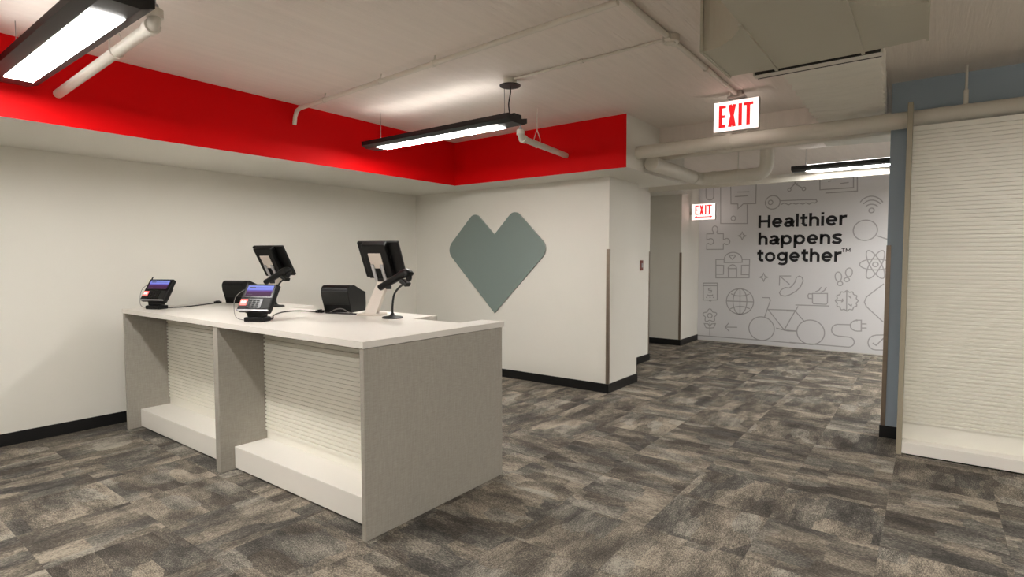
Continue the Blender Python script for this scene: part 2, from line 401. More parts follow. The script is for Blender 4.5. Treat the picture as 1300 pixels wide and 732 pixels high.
MURAL = {
 'mug_drawing_top': [('l', [(-3.467,2.973),(-3.463,2.747),(-3.463,2.739),(-3.457,2.711),(-3.441,2.686),(-3.417,2.669),(-3.389,2.661),(-3.362,2.665),(-3.338,2.679),(-3.323,2.702),(-3.318,2.729),(-3.322,2.961)])],
 'tablet_drawing': [('l', [(-3.198,3.047),(-3.183,2.213),(-2.712,2.194),(-2.719,2.538)]), ('c', [(-2.957,2.298),(.038,.043)])],
 'speech_bubble_drawing': [('l', [(-3.016,2.999),(-3.003,2.566),(-2.881,2.558),(-2.877,2.472),(-2.788,2.553),(-2.572,2.547),(-2.571,2.961)]), ('l', [(-2.893,2.775),(-2.684,2.767)]), ('l', [(-2.937,2.695),(-2.705,2.695)])],
 'key_drawing': [('c', [(-2.291,2.550),(.120,.118)]), ('c', [(-2.325,2.552),(.036,.039)]), ('l', [(-2.172,2.571),(-1.845,2.565),(-1.609,2.554),(-1.595,2.524),(-1.620,2.497),(-1.672,2.507),(-1.711,2.483),(-1.764,2.510),(-1.810,2.489),(-1.864,2.512),(-1.917,2.496),(-1.979,2.519),(-2.032,2.492),(-2.102,2.526),(-2.156,2.504)])],
 'molecule_drawing': [('c', [(-2.026,2.752),(.025,.026)]), ('c', [(-1.801,2.750),(.027,.029)]), ('l', [(-2.014,2.773),(-1.941,2.848),(-1.823,2.766)]), ('l', [(-1.941,2.848),(-1.943,2.937)]), ('l', [(-1.974,2.844),(-1.894,2.845)])],
 'certificate_drawing': [('l', [(-1.562,2.961),(-1.556,2.716),(-1.071,2.715),(-1.077,2.931)]), ('l', [(-1.023,2.926),(-1.016,2.655),(-1.472,2.655)]), ('l', [(-1.439,2.843),(-1.388,2.853)]), ('l', [(-1.262,2.796),(-1.140,2.804)])],
 'wifi_drawing': [('c', [(-.812,2.330),(.035,.037)]), ('l', [(-.664,2.451),(-.683,2.480),(-.706,2.505),(-.731,2.526),(-.759,2.542),(-.788,2.553),(-.818,2.558),(-.848,2.557),(-.877,2.550),(-.904,2.538),(-.929,2.520),(-.952,2.497),(-.970,2.470)]), ('l', [(-.695,2.425),(-.710,2.444),(-.727,2.461),(-.746,2.474),(-.767,2.485),(-.788,2.492),(-.810,2.495),(-.832,2.495),(-.854,2.491),(-.874,2.483),(-.893,2.471),(-.910,2.456),(-.925,2.439)]), ('l', [(-.732,2.389),(-.742,2.400),(-.754,2.410),(-.767,2.417),(-.781,2.423),(-.796,2.427),(-.811,2.429),(-.826,2.429),(-.840,2.427),(-.854,2.423),(-.867,2.416),(-.879,2.408),(-.889,2.398)])],
 'magnifier_drawing': [('c', [(-.890,2.014),(.166,.164)]), ('l', [(-.731,1.922),(-.532,1.839)])],
 'puzzle_drawing': [('p', [(-3.435,2.028),(-3.314,2.028),(-3.316,2.065),(-3.331,2.089),(-3.335,2.119),(-3.327,2.147),(-3.309,2.166),(-3.285,2.172),(-3.261,2.164),(-3.242,2.144),(-3.234,2.116),(-3.236,2.086),(-3.250,2.063),(-3.235,2.026),(-3.130,2.023),(-3.128,1.919),(-3.108,1.915),(-3.087,1.931),(-3.060,1.934),(-3.034,1.924),(-3.016,1.903),(-3.009,1.876),(-3.015,1.850),(-3.033,1.829),(-3.058,1.820),(-3.085,1.825),(-3.107,1.841),(-3.126,1.831),(-3.127,1.735),(-3.433,1.735),(-3.432,1.839),(-3.401,1.849),(-3.379,1.833),(-3.353,1.829),(-3.329,1.837),(-3.311,1.857),(-3.305,1.882),(-3.312,1.908),(-3.330,1.929),(-3.355,1.938),(-3.381,1.935),(-3.402,1.920),(-3.433,1.926)])],
 'sparkle_drawing': [('p', [(-2.726,1.972),(-2.774,1.952),(-2.793,1.902),(-2.815,1.953),(-2.864,1.976),(-2.816,1.996),(-2.796,2.046),(-2.775,1.995)])],
 'sparkle_drawing_b': [('p', [(-2.343,1.227),(-2.391,1.205),(-2.410,1.152),(-2.432,1.204),(-2.481,1.225),(-2.433,1.248),(-2.414,1.300),(-2.392,1.248)])],
 'building_drawing': [('p', [(-3.258,1.543),(-3.108,1.546),(-3.107,1.486),(-2.786,1.492),(-2.787,1.545),(-2.657,1.545),(-2.660,1.214),(-3.252,1.200)]), ('l', [(-3.108,1.546),(-3.107,1.543),(-3.103,1.572),(-3.092,1.601),(-3.073,1.626),(-3.048,1.647),(-3.018,1.663),(-2.984,1.673),(-2.948,1.676),(-2.913,1.672),(-2.879,1.662),(-2.849,1.646),(-2.824,1.625),(-2.805,1.600),(-2.792,1.572),(-2.788,1.542),(-2.787,1.545)]), ('p', [(-2.961,1.546),(-3.008,1.598),(-3.001,1.625),(-2.963,1.614),(-2.925,1.628),(-2.906,1.603)]), ('l', [(-3.024,1.204),(-3.028,1.375),(-3.028,1.375),(-3.022,1.402),(-3.007,1.426),(-2.983,1.441),(-2.955,1.447),(-2.927,1.442),(-2.903,1.426),(-2.886,1.403),(-2.880,1.376),(-2.878,1.207)]), ('l', [(-3.028,1.375),(-2.882,1.376)]), ('l', [(-3.256,1.438),(-3.114,1.433),(-3.116,1.270),(-3.253,1.268)]), ('l', [(-2.658,1.441),(-2.796,1.435),(-2.796,1.267),(-2.659,1.269)])],
 'calendar_drawing': [('p', [(-3.487,1.095),(-3.223,1.102),(-3.221,.784),(-3.325,.776),(-3.349,.750),(-3.373,.774),(-3.482,.773)]), ('l', [(-3.487,1.046),(-3.223,1.053)]), ('l', [(-3.329,1.005),(-3.385,.995),(-3.381,.962),(-3.328,.959),(-3.332,.926),(-3.387,.924)]), ('l', [(-3.399,.880),(-3.391,.863),(-3.310,.866),(-3.303,.883)]), ('l', [(-3.431,.824),(-3.406,.825)]), ('l', [(-3.366,.827),(-3.342,.828)]), ('l', [(-3.302,.829),(-3.278,.830)])],
 'globe_drawing': [('c', [(-2.813,.774),(.239,.235)]), ('c', [(-2.811,.774),(.121,.235)]), ('l', [(-2.814,1.009),(-2.805,.539)]), ('l', [(-3.051,.772),(-2.575,.777)]), ('l', [(-2.973,.911),(-2.895,.877),(-2.811,.873),(-2.729,.884),(-2.647,.915)]), ('l', [(-2.983,.630),(-2.891,.670),(-2.808,.684),(-2.725,.679),(-2.634,.649)])],
 'flower_drawing': [('p', [(-3.354,.611),(-3.334,.604),(-3.320,.585),(-3.310,.564),(-3.301,.552),(-3.286,.549),(-3.264,.548),(-3.241,.543),(-3.227,.528),(-3.228,.507),(-3.242,.486),(-3.258,.471),(-3.268,.459),(-3.267,.443),(-3.262,.422),(-3.262,.397),(-3.272,.379),(-3.293,.373),(-3.316,.379),(-3.336,.390),(-3.351,.394),(-3.365,.388),(-3.385,.375),(-3.408,.365),(-3.429,.368),(-3.440,.386),(-3.441,.410),(-3.436,.433),(-3.436,.448),(-3.446,.460),(-3.463,.473),(-3.478,.492),(-3.480,.513),(-3.466,.530),(-3.443,.538),(-3.421,.541),(-3.405,.546),(-3.397,.559),(-3.388,.581),(-3.374,.602)]), ('c', [(-3.352,.480),(.042,.043)]), ('l', [(-3.350,.362),(-3.346,.102)]), ('l', [(-3.348,.242),(-3.421,.245),(-3.455,.322),(-3.382,.322),(-3.348,.266)]), ('l', [(-3.348,.242),(-3.276,.255),(-3.245,.336),(-3.317,.326),(-3.348,.266)])],
 'arrow_drawing': [('l', [(-3.067,.282),(-2.851,.294)]), ('l', [(-3.001,.364),(-3.067,.282),(-2.991,.208)])],
 'bicycle_drawing': [('c', [(-2.431,.301),(.214,.213)]), ('l', [(-2.383,.507),(-2.293,.813),(-2.311,.863),(-2.426,.861)]), ('l', [(-2.335,.652),(-1.882,.661)]), ('l', [(-2.321,.646),(-2.055,.303),(-1.885,.655)]), ('l', [(-2.055,.303),(-1.860,.301)]), ('c', [(-1.641,.295),(.212,.211)]), ('l', [(-2.028,.642),(-1.884,.645),(-1.749,.485)]), ('l', [(-1.884,.645),(-1.845,.733)]), ('l', [(-1.886,.754),(-1.370,.761)]), ('l', [(-2.188,.329),(-1.999,.291),(-1.852,.298)])],
 'plug_drawing': [('l', [(-3.600,.086),(-2.713,.090),(-1.869,.086)]), ('l', [(-1.964,.093),(-1.493,.093),(-1.094,.092),(-1.068,.093),(-1.039,.104),(-1.014,.125),(-.999,.153),(-.994,.183),(-1.000,.213),(-1.017,.238),(-1.042,.254),(-1.073,.260),(-1.229,.265),(-1.241,.269),(-1.273,.275),(-1.300,.295),(-1.319,.323),(-1.326,.357),(-1.321,.393),(-1.304,.424),(-1.277,.447),(-1.246,.459),(-1.058,.466)]), ('p', [(-.905,.551),(-.960,.547),(-.960,.547),(-.998,.538),(-1.030,.516),(-1.051,.486),(-1.057,.451),(-1.049,.417),(-1.026,.389),(-.993,.372),(-.955,.368),(-.901,.373)]), ('l', [(-.904,.491),(-.829,.496)]), ('l', [(-.902,.423),(-.827,.429)])],
 'checkmark_drawing': [('l', [(-.565,.338),(-.695,.323),(-.700,.321),(-.740,.308),(-.774,.279),(-.796,.239),(-.803,.192),(-.794,.146),(-.769,.110),(-.734,.087),(-.694,.082),(-.558,.091)]), ('l', [(-.739,.193),(-.691,.156),(-.590,.286)])],
 'diamond_drawing': [('l', [(-.614,1.154),(-.844,.934),(-.870,.849),(-.840,.776),(-.606,.543)])],
 'brain_drawing': [('p', [(-.957,.866),(-.965,.849),(-.979,.835),(-.982,.820),(-.976,.800),(-.976,.780),(-.991,.770),(-1.010,.765),(-1.020,.754),(-1.024,.732),(-1.033,.715),(-1.051,.714),(-1.070,.721),(-1.084,.716),(-1.097,.698),(-1.113,.688),(-1.130,.697),(-1.143,.713),(-1.158,.716),(-1.177,.707),(-1.195,.706),(-1.206,.723),(-1.211,.744),(-1.221,.755),(-1.241,.757),(-1.257,.766),(-1.258,.786),(-1.253,.807),(-1.257,.822),(-1.272,.835),(-1.282,.852),(-1.273,.870),(-1.259,.884),(-1.255,.899),(-1.262,.920),(-1.262,.939),(-1.246,.950),(-1.227,.954),(-1.216,.966),(-1.212,.987),(-1.203,1.005),(-1.185,1.005),(-1.165,.998),(-1.151,1.003),(-1.138,1.020),(-1.122,1.030),(-1.106,1.021),(-1.092,1.005),(-1.077,1.001),(-1.059,1.010),(-1.041,1.010),(-1.031,.994),(-1.026,.973),(-1.015,.962),(-.996,.959),(-.981,.950),(-.979,.931),(-.985,.910),(-.981,.896),(-.966,.883)]), ('l', [(-1.122,1.024),(-1.117,.698)]), ('l', [(-1.267,.859),(-1.170,.863),(-1.197,.834)]), ('l', [(-1.180,.893),(-1.178,.835)]), ('l', [(-1.098,.946),(-1.060,.904),(-1.065,.941)]), ('l', [(-1.094,.807),(-1.053,.777),(-1.048,.809)])],
 'cup_drawing': [('p', [(-1.627,.963),(-1.402,.971),(-1.398,.814),(-1.417,.787),(-1.607,.787),(-1.623,.808)]), ('l', [(-1.627,.954),(-1.680,.957),(-1.699,.923),(-1.684,.877),(-1.625,.875)]), ('l', [(-1.583,.993),(-1.525,1.024),(-1.497,1.077)]), ('l', [(-1.505,.985),(-1.448,1.020),(-1.420,1.080)])],
 'footprints_drawing': [('p', [(-1.202,1.262),(-1.202,1.247),(-1.203,1.233),(-1.206,1.219),(-1.210,1.206),(-1.216,1.196),(-1.224,1.188),(-1.232,1.182),(-1.241,1.180),(-1.250,1.180),(-1.259,1.184),(-1.268,1.190),(-1.276,1.198),(-1.283,1.209),(-1.289,1.222),(-1.293,1.236),(-1.295,1.251),(-1.296,1.267),(-1.295,1.281),(-1.292,1.295),(-1.287,1.308),(-1.281,1.318),(-1.274,1.326),(-1.265,1.332),(-1.256,1.334),(-1.247,1.334),(-1.238,1.330),(-1.229,1.324),(-1.221,1.315),(-1.214,1.304),(-1.209,1.291),(-1.205,1.277)]), ('p', [(-1.184,1.144),(-1.185,1.138),(-1.187,1.131),(-1.190,1.125),(-1.194,1.120),(-1.200,1.115),(-1.206,1.112),(-1.213,1.110),(-1.221,1.109),(-1.228,1.110),(-1.235,1.111),(-1.241,1.114),(-1.247,1.118),(-1.252,1.124),(-1.256,1.129),(-1.258,1.136),(-1.259,1.143),(-1.258,1.149),(-1.256,1.156),(-1.253,1.162),(-1.248,1.167),(-1.243,1.172),(-1.236,1.175),(-1.230,1.177),(-1.222,1.178),(-1.215,1.177),(-1.208,1.176),(-1.201,1.173),(-1.196,1.168),(-1.191,1.163),(-1.187,1.157),(-1.185,1.151)]), ('p', [(-1.051,1.321),(-1.054,1.307),(-1.058,1.294),(-1.064,1.283),(-1.072,1.273),(-1.080,1.266),(-1.089,1.260),(-1.098,1.258),(-1.108,1.258),(-1.117,1.262),(-1.125,1.267),(-1.132,1.275),(-1.138,1.286),(-1.143,1.298),(-1.146,1.311),(-1.147,1.325),(-1.146,1.339),(-1.143,1.353),(-1.139,1.366),(-1.133,1.377),(-1.126,1.387),(-1.117,1.394),(-1.108,1.399),(-1.099,1.402),(-1.090,1.401),(-1.081,1.398),(-1.072,1.392),(-1.065,1.384),(-1.059,1.374),(-1.054,1.362),(-1.052,1.349),(-1.051,1.335)]), ('p', [(-1.090,1.211),(-1.090,1.204),(-1.092,1.198),(-1.096,1.193),(-1.100,1.188),(-1.106,1.184),(-1.112,1.181),(-1.119,1.179),(-1.126,1.178),(-1.133,1.178),(-1.140,1.180),(-1.146,1.183),(-1.152,1.187),(-1.157,1.191),(-1.160,1.197),(-1.163,1.203),(-1.164,1.209),(-1.163,1.215),(-1.161,1.222),(-1.158,1.227),(-1.153,1.232),(-1.148,1.236),(-1.142,1.239),(-1.135,1.241),(-1.127,1.242),(-1.120,1.242),(-1.113,1.240),(-1.107,1.237),(-1.101,1.233),(-1.097,1.228),(-1.093,1.223),(-1.091,1.217)])],
 'atom_drawing': [('p', [(-.524,1.463),(-.528,1.446),(-.539,1.430),(-.558,1.415),(-.584,1.401),(-.615,1.390),(-.652,1.382),(-.691,1.376),(-.733,1.374),(-.775,1.376),(-.815,1.380),(-.853,1.388),(-.887,1.399),(-.914,1.412),(-.935,1.427),(-.948,1.444),(-.952,1.461),(-.949,1.478),(-.937,1.495),(-.917,1.510),(-.890,1.524),(-.857,1.535),(-.820,1.543),(-.780,1.548),(-.738,1.549),(-.696,1.548),(-.656,1.543),(-.619,1.534),(-.587,1.524),(-.561,1.511),(-.541,1.496),(-.529,1.480)]), ('p', [(-.623,1.243),(-.637,1.239),(-.655,1.243),(-.676,1.255),(-.700,1.275),(-.724,1.303),(-.750,1.337),(-.775,1.375),(-.798,1.418),(-.819,1.462),(-.837,1.506),(-.851,1.548),(-.860,1.587),(-.865,1.621),(-.865,1.650),(-.859,1.670),(-.849,1.683),(-.835,1.687),(-.816,1.683),(-.795,1.670),(-.771,1.649),(-.746,1.621),(-.721,1.586),(-.696,1.548),(-.673,1.506),(-.652,1.462),(-.635,1.419),(-.621,1.377),(-.612,1.338),(-.608,1.305),(-.608,1.277),(-.613,1.256)]), ('p', [(-.837,1.239),(-.848,1.252),(-.855,1.273),(-.856,1.301),(-.854,1.335),(-.846,1.375),(-.835,1.417),(-.819,1.461),(-.800,1.505),(-.779,1.548),(-.757,1.587),(-.733,1.621),(-.710,1.648),(-.688,1.669),(-.667,1.681),(-.650,1.685),(-.635,1.681),(-.625,1.668),(-.618,1.648),(-.616,1.620),(-.619,1.586),(-.626,1.548),(-.637,1.506),(-.652,1.462),(-.671,1.419),(-.691,1.376),(-.714,1.337),(-.737,1.303),(-.761,1.274),(-.783,1.253),(-.804,1.240),(-.822,1.235)]), ('c', [(-.736,1.462),(.037,.036)])],
 'telephone_drawing': [('l', [(-2.151,1.083),(-2.149,1.254),(-1.964,1.257)]), ('l', [(-2.140,1.245),(-1.985,1.109)]), ('p', [(-2.146,.956),(-2.123,.913),(-2.055,.900),(-1.979,.928),(-1.879,.995),(-1.815,1.070),(-1.774,1.177),(-1.793,1.235),(-1.837,1.258),(-1.880,1.233),(-1.900,1.155),(-1.939,1.090),(-1.991,1.045),(-2.054,1.053),(-2.116,1.012)])],
}

for k, prims in MURAL.items():
    bm = bmesh.new()
    for t, p in prims:
        if t == 'c':
            (cx, cz), (rx, rz) = p
            ribbon(bm, [(cx + rx * math.cos(2 * math.pi * i / 40), cz + rz * math.sin(2 * math.pi * i / 40)) for i in range(40)], True)
        else: ribbon(bm, p, t == 'p')
    for f in bm.faces:
        if f.normal.y > 0: f.normal_flip()
    obj('sparkle_drawing' if k.startswith('sparkle') else k.replace('_top', ''), bm, 'mural_line', mur, True)
# heavy wide grotesque lettering, built from strokes; one unit = capital height
def arc2(cx, cy, rx, ry, a0, a1, n=14):
    return [(cx + rx * math.cos(math.radians(a0 + (a1 - a0) * i / n)), cy + ry * math.sin(math.radians(a0 + (a1 - a0) * i / n))) for i in range(n + 1)]
def glyph(ch):
    S = .2; c = S / 2; xh = .76; m = xh / 2
    if ch == 'H': w = .84; return w, [[(c, 0), (c, 1)], [(w - c, 0), (w - c, 1)], [(c, .52), (w - c, .52)]]
    if ch == 'l': return S, [[(c, 0), (c, 1.02)]]
    if ch == 'i': return S, [[(c, 0), (c, xh)], [(c, .86), (c, 1.04)]]
    if ch in 'hn':
        w = .66; return w, [[(c, 0), (c, 1.02 if ch == 'h' else xh)], arc2(w / 2, xh - c - .22, w / 2 - c, .22, 200, 0) + [(w - c, 0)]]
    if ch == 'r': w = .46; return w, [[(c, 0), (c, xh)], arc2(.40, xh - .09 - .24, .30, .24, 180, 78)]
    if ch == 't': w = .46; return w, [[(.20, .96), (.20, .26)] + arc2(.36, .26, .16, .165, 180, 275, 8) + [(w, .10)], [(.0, xh - .085), (w, xh - .085)]]
    if ch == 'o': w = .76; return w, [arc2(w / 2, m, w / 2 - c, m - c + .012, 0, 360, 28)]
    if ch == 'e': w = .72; return w, [[(c, m - .01), (w - c * .6, m - .01)], arc2(w / 2, m, w / 2 - c, m - c + .012, -2, 322, 26)]
    if ch == 'p': w = .76; return w, [[(c, -.27), (c, xh)], arc2(w / 2 + .01, m, w / 2 - c - .01, m - c + .012, 0, 360, 28)]
    if ch == 'g': w = .75; return w, [[(w - c, xh), (w - c, .0)] + arc2(w / 2, -.02, w / 2 - c, .17, 0, -150, 12), arc2(w / 2 - .01, m + .03, w / 2 - c - .01, m - c - .02, 0, 360, 28)]
    if ch == 'a': w = .68; return w, [arc2(.33, .49, .22, .18, 165, 0, 10) + [(.55, .49), (.55, .12), (w, .075)], arc2(.29, .225, .20, .135, 0, 360, 22), [(.30, .40), (.56, .44)]]
    if ch == 's':
        w = .60; P = [(.55, .60), (.48, .66), (.31, .675), (.12, .62), (.12, .50), (.28, .41), (.46, .33), (.51, .22), (.42, .11), (.28, .085), (.12, .12), (.04, .19)]
        return w, [[(p.x, p.y) for p in smooth_path([(x, y, 0) for x, y in P], 4)]]
    if ch == 'T': w = .7; return w, [[(w / 2, 0), (w / 2, 1)], [(0, .9), (w, .9)]]
    if ch == 'M': w = .95; return w, [[(c, 0), (c, 1)], [(w - c, 0), (w - c, 1)], [(c, .95), (w / 2, .15), (w - c, .95)]]
def lettering(word, x0, x1, zb, cap, name='lettering', y=YM - .007, gap=.09, stroke=.188):
    x = 0; strokes = []; tot = sum(glyph(ch)[0] for ch in word) + gap * (len(word) - 1); k = (x1 - x0) / tot
    bm = bmesh.new()
    for ch in word:
        w_, st = glyph(ch)
        for p in st: ribbon(bm, [(x0 + (x + a) * k, zb + b * cap) for a, b in p], False, stroke * (cap + k) / 2)
        x += w_ + gap
    for v in bm.verts: v.co.y = y
    for f in bm.faces:
        f.normal_update()
        if f.normal.y > 0: f.normal_flip()
    return obj(name, bm, 'mural_ink', mur, True)
lettering('Healthier', -2.522, -1.150, 2.108, .222)
lettering('happens', -2.516, -1.212, 1.803, .222)
lettering('together', -2.530, -1.212, 1.505, .222)
lettering('TM', -1.215, -1.085, 1.665, .065, 'trademark_mark', stroke=.15)

# ------------------------------------------------------------------ exit signs
def bar(bm, x0, z0, x1, z1, wd, y):
    a, b = Vector((x0, z0)), Vector((x1, z1)); t = (b - a).normalized(); n = Vector((-t.y, t.x)) * wd / 2
    v = [bm.verts.new((p.x, y, p.y)) for p in (a - n, b - n, b + n, a + n)]
    f = bm.faces.new(v); f.normal_update()
    if f.normal.y > 0: f.normal_flip()
def exit_letters(W, H, y, s=.026, zsh=0.0):
    bm = bmesh.new(); h = H / 2
    def vb(x, za, zb): bar(bm, x, za, x, zb, s, y)
    x = -W / 2; lw = W * .21
    vb(x + s / 2, -h + zsh, h + zsh)
    for z in (-h + s * .4, 0, h - s * .4): bar(bm, x + s, z + zsh, x + lw * (.86 if z == 0 else 1), z + zsh, s * .8, y)
    xa = x + W * .275; xb = xa + W * .235
    bar(bm, xa + s / 2, h + zsh, xb - s / 2, -h + zsh, s, y); bar(bm, xb - s / 2, h + zsh, xa + s / 2, -h + zsh, s, y - .0004)
    vb(x + W * .63, -h + zsh, h + zsh)
    xt = x + W * .86; vb(xt, -h + zsh, h - s * .8 + zsh); bar(bm, xt - W * .14, h - s * .4 + zsh, xt + W * .14, h - s * .4 + zsh, s * .8, y)
    return bm
ex = thing('exit_sign', 'lit white EXIT sign with red letters hanging from the ceiling conduit', 'exit sign', (-1.432, 5.22, 2.822), .03)
obj('housing', bbox(-.192, .192, -.028, .028, -.134, .134, .006), 'sign_case', ex)
obj('face', wb((-.188, .188, -.0295, -.028, -.130, .130)), 'sign_white', ex)
obj('face', wb((-.188, .188, .028, .0295, -.130, .130)), 'sign_white', ex)
obj('lettering', exit_letters(.29, .195, -.031, .031), 'sign_red', ex)
obj('canopy', bbox(-.075, .075, -.045, .045, .150, .170, .004), 'sign_case', ex)
obj('canopy_box', bbox(-.05, .05, -.045, .045, .170, ZC - 2.822, .004), 'sign_case', ex)
obj('stem', bbox(-.03, .03, -.02, .02, .132, .152, .003), 'sign_case', ex)
e2 = thing('exit_sign', 'small lit EXIT sign with a double arrow on the recess corner', 'exit sign', (-3.335, 10.2, 2.405))
obj('housing', bbox(-.212, .212, -.028, .028, -.148, .148, .006), 'sign_case', e2)
obj('face', wb((-.207, .207, -.0295, -.028, -.143, .143)), 'sign_white', e2)
obj('face', wb((-.207, .207, .028, .0295, -.143, .143)), 'sign_white', e2)
obj('lettering', exit_letters(.30, .17, -.031, .026, .035), 'sign_red', e2)
bm = bmesh.new(); bar(bm, -.13, -.092, .13, -.092, .016, -.031)
for s_ in (-1, 1):
    v = [bm.verts.new(p) for p in ((s_ * .165, -.0312, -.092), (s_ * .115, -.0312, -.068), (s_ * .115, -.0312, -.116))]
    f = bm.faces.new(v); f.normal_update()
    if f.normal.y > 0: f.normal_flip()
obj('arrow_mark', bm, 'sign_red', e2)
obj('wall_bracket', bbox(-.255, -.212, -.02, .02, -.05, .05, .003), 'sign_case', e2)

# ------------------------------------------------------------------ pendant lamps
LL, LW = 1.86, .26                                     # length and width of a lamp
def make_lamp(label, c, cord=True):
    t = thing('pendant_lamp', label, 'lamp', c, 0, 'black linear pendant lamps')
    h, d = LL / 2, .075
    bm = bmesh.new()
    # gull-wing body: section in (y, z), diffuser recess in the middle, thin lips on both long edges
    sec = [(-LW / 2, .022), (-LW / 2, .062), (-LW / 2 + .006, .062), (-.05, .045), (-.05, .075), (.05, .075), (.05, .045), (LW / 2 - .006, .062), (LW / 2, .062), (LW / 2, .022), (d, .0), (-d, .0)]
    prism(bm, sec, 'x', -h, h)
    bmesh.ops.triangulate(bm, faces=[f for f in bm.faces if len(f.verts) > 4])
    obj('housing', bm, 'lamp_black', t)
    obj('diffuser', bbox(-h + .16, h - .18, -d + .004, d - .004, -.004, .0005, .0015, 1), 'lamp_glow', t)
    obj('uplight_lens', wb((-h + .16, h - .18, -.045, .045, .0755, .079)), 'lamp_up', t)
    for s in (-1, 1):
        bm = bmesh.new(); tube(bm, [(s * (h - .14), 0, .07), (s * (h - .14), 0, ZC - c[2])], .0022, 6)
        w_ = obj('hanger_wire', bm, 'cable_grey', t)
        bm = bmesh.new(); lathe(bm, [(.004, .0), (.008, .004), (.008, .03), (.004, .034)], (s * (h - .14), 0, .075), 10); obj('wire_gripper', bm, 'silver_plastic', w_)
    if cord:
        top = ZC - c[2]
        cx, cy = h - .05, -.04
        bm = bmesh.new(); lathe(bm, [(.001, -.062), (.085, -.060), (.088, -.052), (.05, -.046), (.001, -.045)], (cx, cy, top), 28); cn = obj('ceiling_canopy', bm, 'lamp_black', t, smooth=True)
        bm = bmesh.new(); lathe(bm, [(.055, -.046), (.055, 0)], (cx, cy, top), 24); obj('ceiling_box', bm, 'pipe_paint', cn, smooth=True)
        bm = bmesh.new(); tube(bm, smooth_path([(cx, cy, top - .06), (cx + .004, cy, top - .11), (cx - .03, cy + .02, .16), (cx - .045, .02, .075)], 6), .0055, 8); obj('power_cord', bm, 'cable_black', t, smooth=True)
    return t
ZL = 2.672
make_lamp('long black pendant lamp beside the white pipe by the red bulkhead, over the counter front', (-3.80, .975, ZL), False)
make_lamp('long black pendant lamp hung over the counter with a black ceiling canopy and cord', (-3.70, 3.76, ZL))
make_lamp('black pendant lamp in the passage in front of the mural', (-.50, 7.74, 2.625), False)
HIDDEN_LAMPS = [(-3.8, -1.8, ZL), (-.2, -1.8, ZL), (3.0, -1.8, ZL), (.95, .97, ZL), (1.35, 8.9, 2.625), (1.75, 3.25, ZL), (1.05, 9.9, 2.625)]  # out-of-view lamps added to brighten the room, slatwall and mural
for i, (x, y, z) in enumerate(HIDDEN_LAMPS):
    make_lamp(['added unseen fill lamp over the open floor facing the counter', 'added unseen fill lamp over the middle of the open floor', 'added unseen fill lamp over the open floor by the plain right wall', 'added unseen fill lamp over the open floor facing the slatwall', 'added unseen fill lamp round the corner of the blue wall in the passage', 'added unseen fill lamp close in front of the slatwall', 'added unseen fill lamp right in front of the mural beyond the blue wall'][i], (x, y, z), False)

# ------------------------------------------------------------------ pipes, conduits, ducts
def pipe(name, label, cat, paths, r, m='pipe_paint', group=None, seg=16, loc=None):
    loc = loc or paths[0][0]
    t = thing(name, label, cat, loc, 0, group); bm = bmesh.new()
    for p in paths: tube(bm, p, r, seg)
    obj('run', bm, m, t, True, True); return t
def ring(parent, c, axis, r, wd, m='pipe_paint', name='clamp', th=.006):
    a = Vector(c) - Vector(axis) * wd / 2; b = Vector(c) + Vector(axis) * wd / 2
    bm = bmesh.new(); tube(bm, [a, b], r + th, 18); return obj(name, bm, m, parent, True, True)
def elbow(c, d1, d2, r, n=8):
    """quarter bend arriving along d1 at c and leaving along d2"""
    d1, d2, c = Vector(d1), Vector(d2), Vector(c); s = c - d1 * r; e = c + d2 * r
    return [((1 - t) ** 2) * s + 2 * t * (1 - t) * c + t * t * e for t in [i / n for i in range(n + 1)]]
# main overhead pipe in front of the blue wall
PZ, PY = 2.658, 5.565
mp_ = pipe('overhead_pipe', 'thick white overhead pipe running from the bulkhead along the blue wall', 'pipe', [[(-2.53, PY, PZ + .015), (XE, PY, PZ)]], .067, seg=24)
for x in (-1.59, .165, 2.4): ring(mp_, (x, PY, PZ + (.012 if x < -1 else .005)), (1, 0, 0), .067, .05)
for x in (.165, 2.4):
    bm = bmesh.new(); tube(bm, [(x, PY, PZ + .06), (x, PY, ZC)], .009, 8); hg = obj('hanger_rod', bm, 'pipe_paint', mp_, True)
    bm = bmesh.new(); lathe(bm, [(.016, 0), (.016, .11), (.01, .12)], (x, PY, PZ + .07), 10); obj('rod_nut', bm, 'pipe_paint', hg, True)
bm = bmesh.new(); box(bm, -1.605, -1.575, PY - .02, PY + .02, PZ + .07, ZC); obj('hanger_strap', bm, 'pipe_paint', mp_, True)
pipe('slim_overhead_pipe', 'slim white pipe running below and behind the thick overhead pipe', 'pipe', [[(-2.53, 6.11, 2.690), (XE, 6.11, 2.690)]], .026)
# big insulated pipe along the bulkhead into the passage
ip = pipe('insulated_pipe', 'fat white insulated pipe along the bulkhead edge turning into the passage', 'pipe',
     [[(-2.44, 5.72, 2.575)] + [tuple(p) for p in elbow((-2.44, 7.22, 2.575), (0, 1, 0), (1, 0, 0), .14)] + [tuple(p) for p in elbow((-1.62, 7.22, 2.575), (1, 0, 0), (0, 0, 1), .13)] + [(-1.62, 7.22, 2.86)]], .078, seg=22)
ring(ip, (-2.44, 7.02, 2.575), (0, 1, 0), .078, .05, name='elbow_band'); ring(ip, (-2.24, 7.22, 2.575), (1, 0, 0), .078, .05, name='elbow_band')
for x in (-1.95,):
    ring(ip, (x, 7.22, 2.575), (1, 0, 0), .078, .03)
    bm = bmesh.new(); tube(bm, [(x, 7.22, 2.65), (x, 7.22, 2.87)], .006, 8); obj('hanger_rod', bm, 'pipe_paint', ip, True)
# white channel across the passage in front of the mural
ch = obj('ceiling_channel', wb((-3.45, XE, 8.0, 8.06, 2.555, 2.63)), 'pipe_paint'); tag(ch, 'white steel channel spanning the passage above the mural', 'ceiling channel')
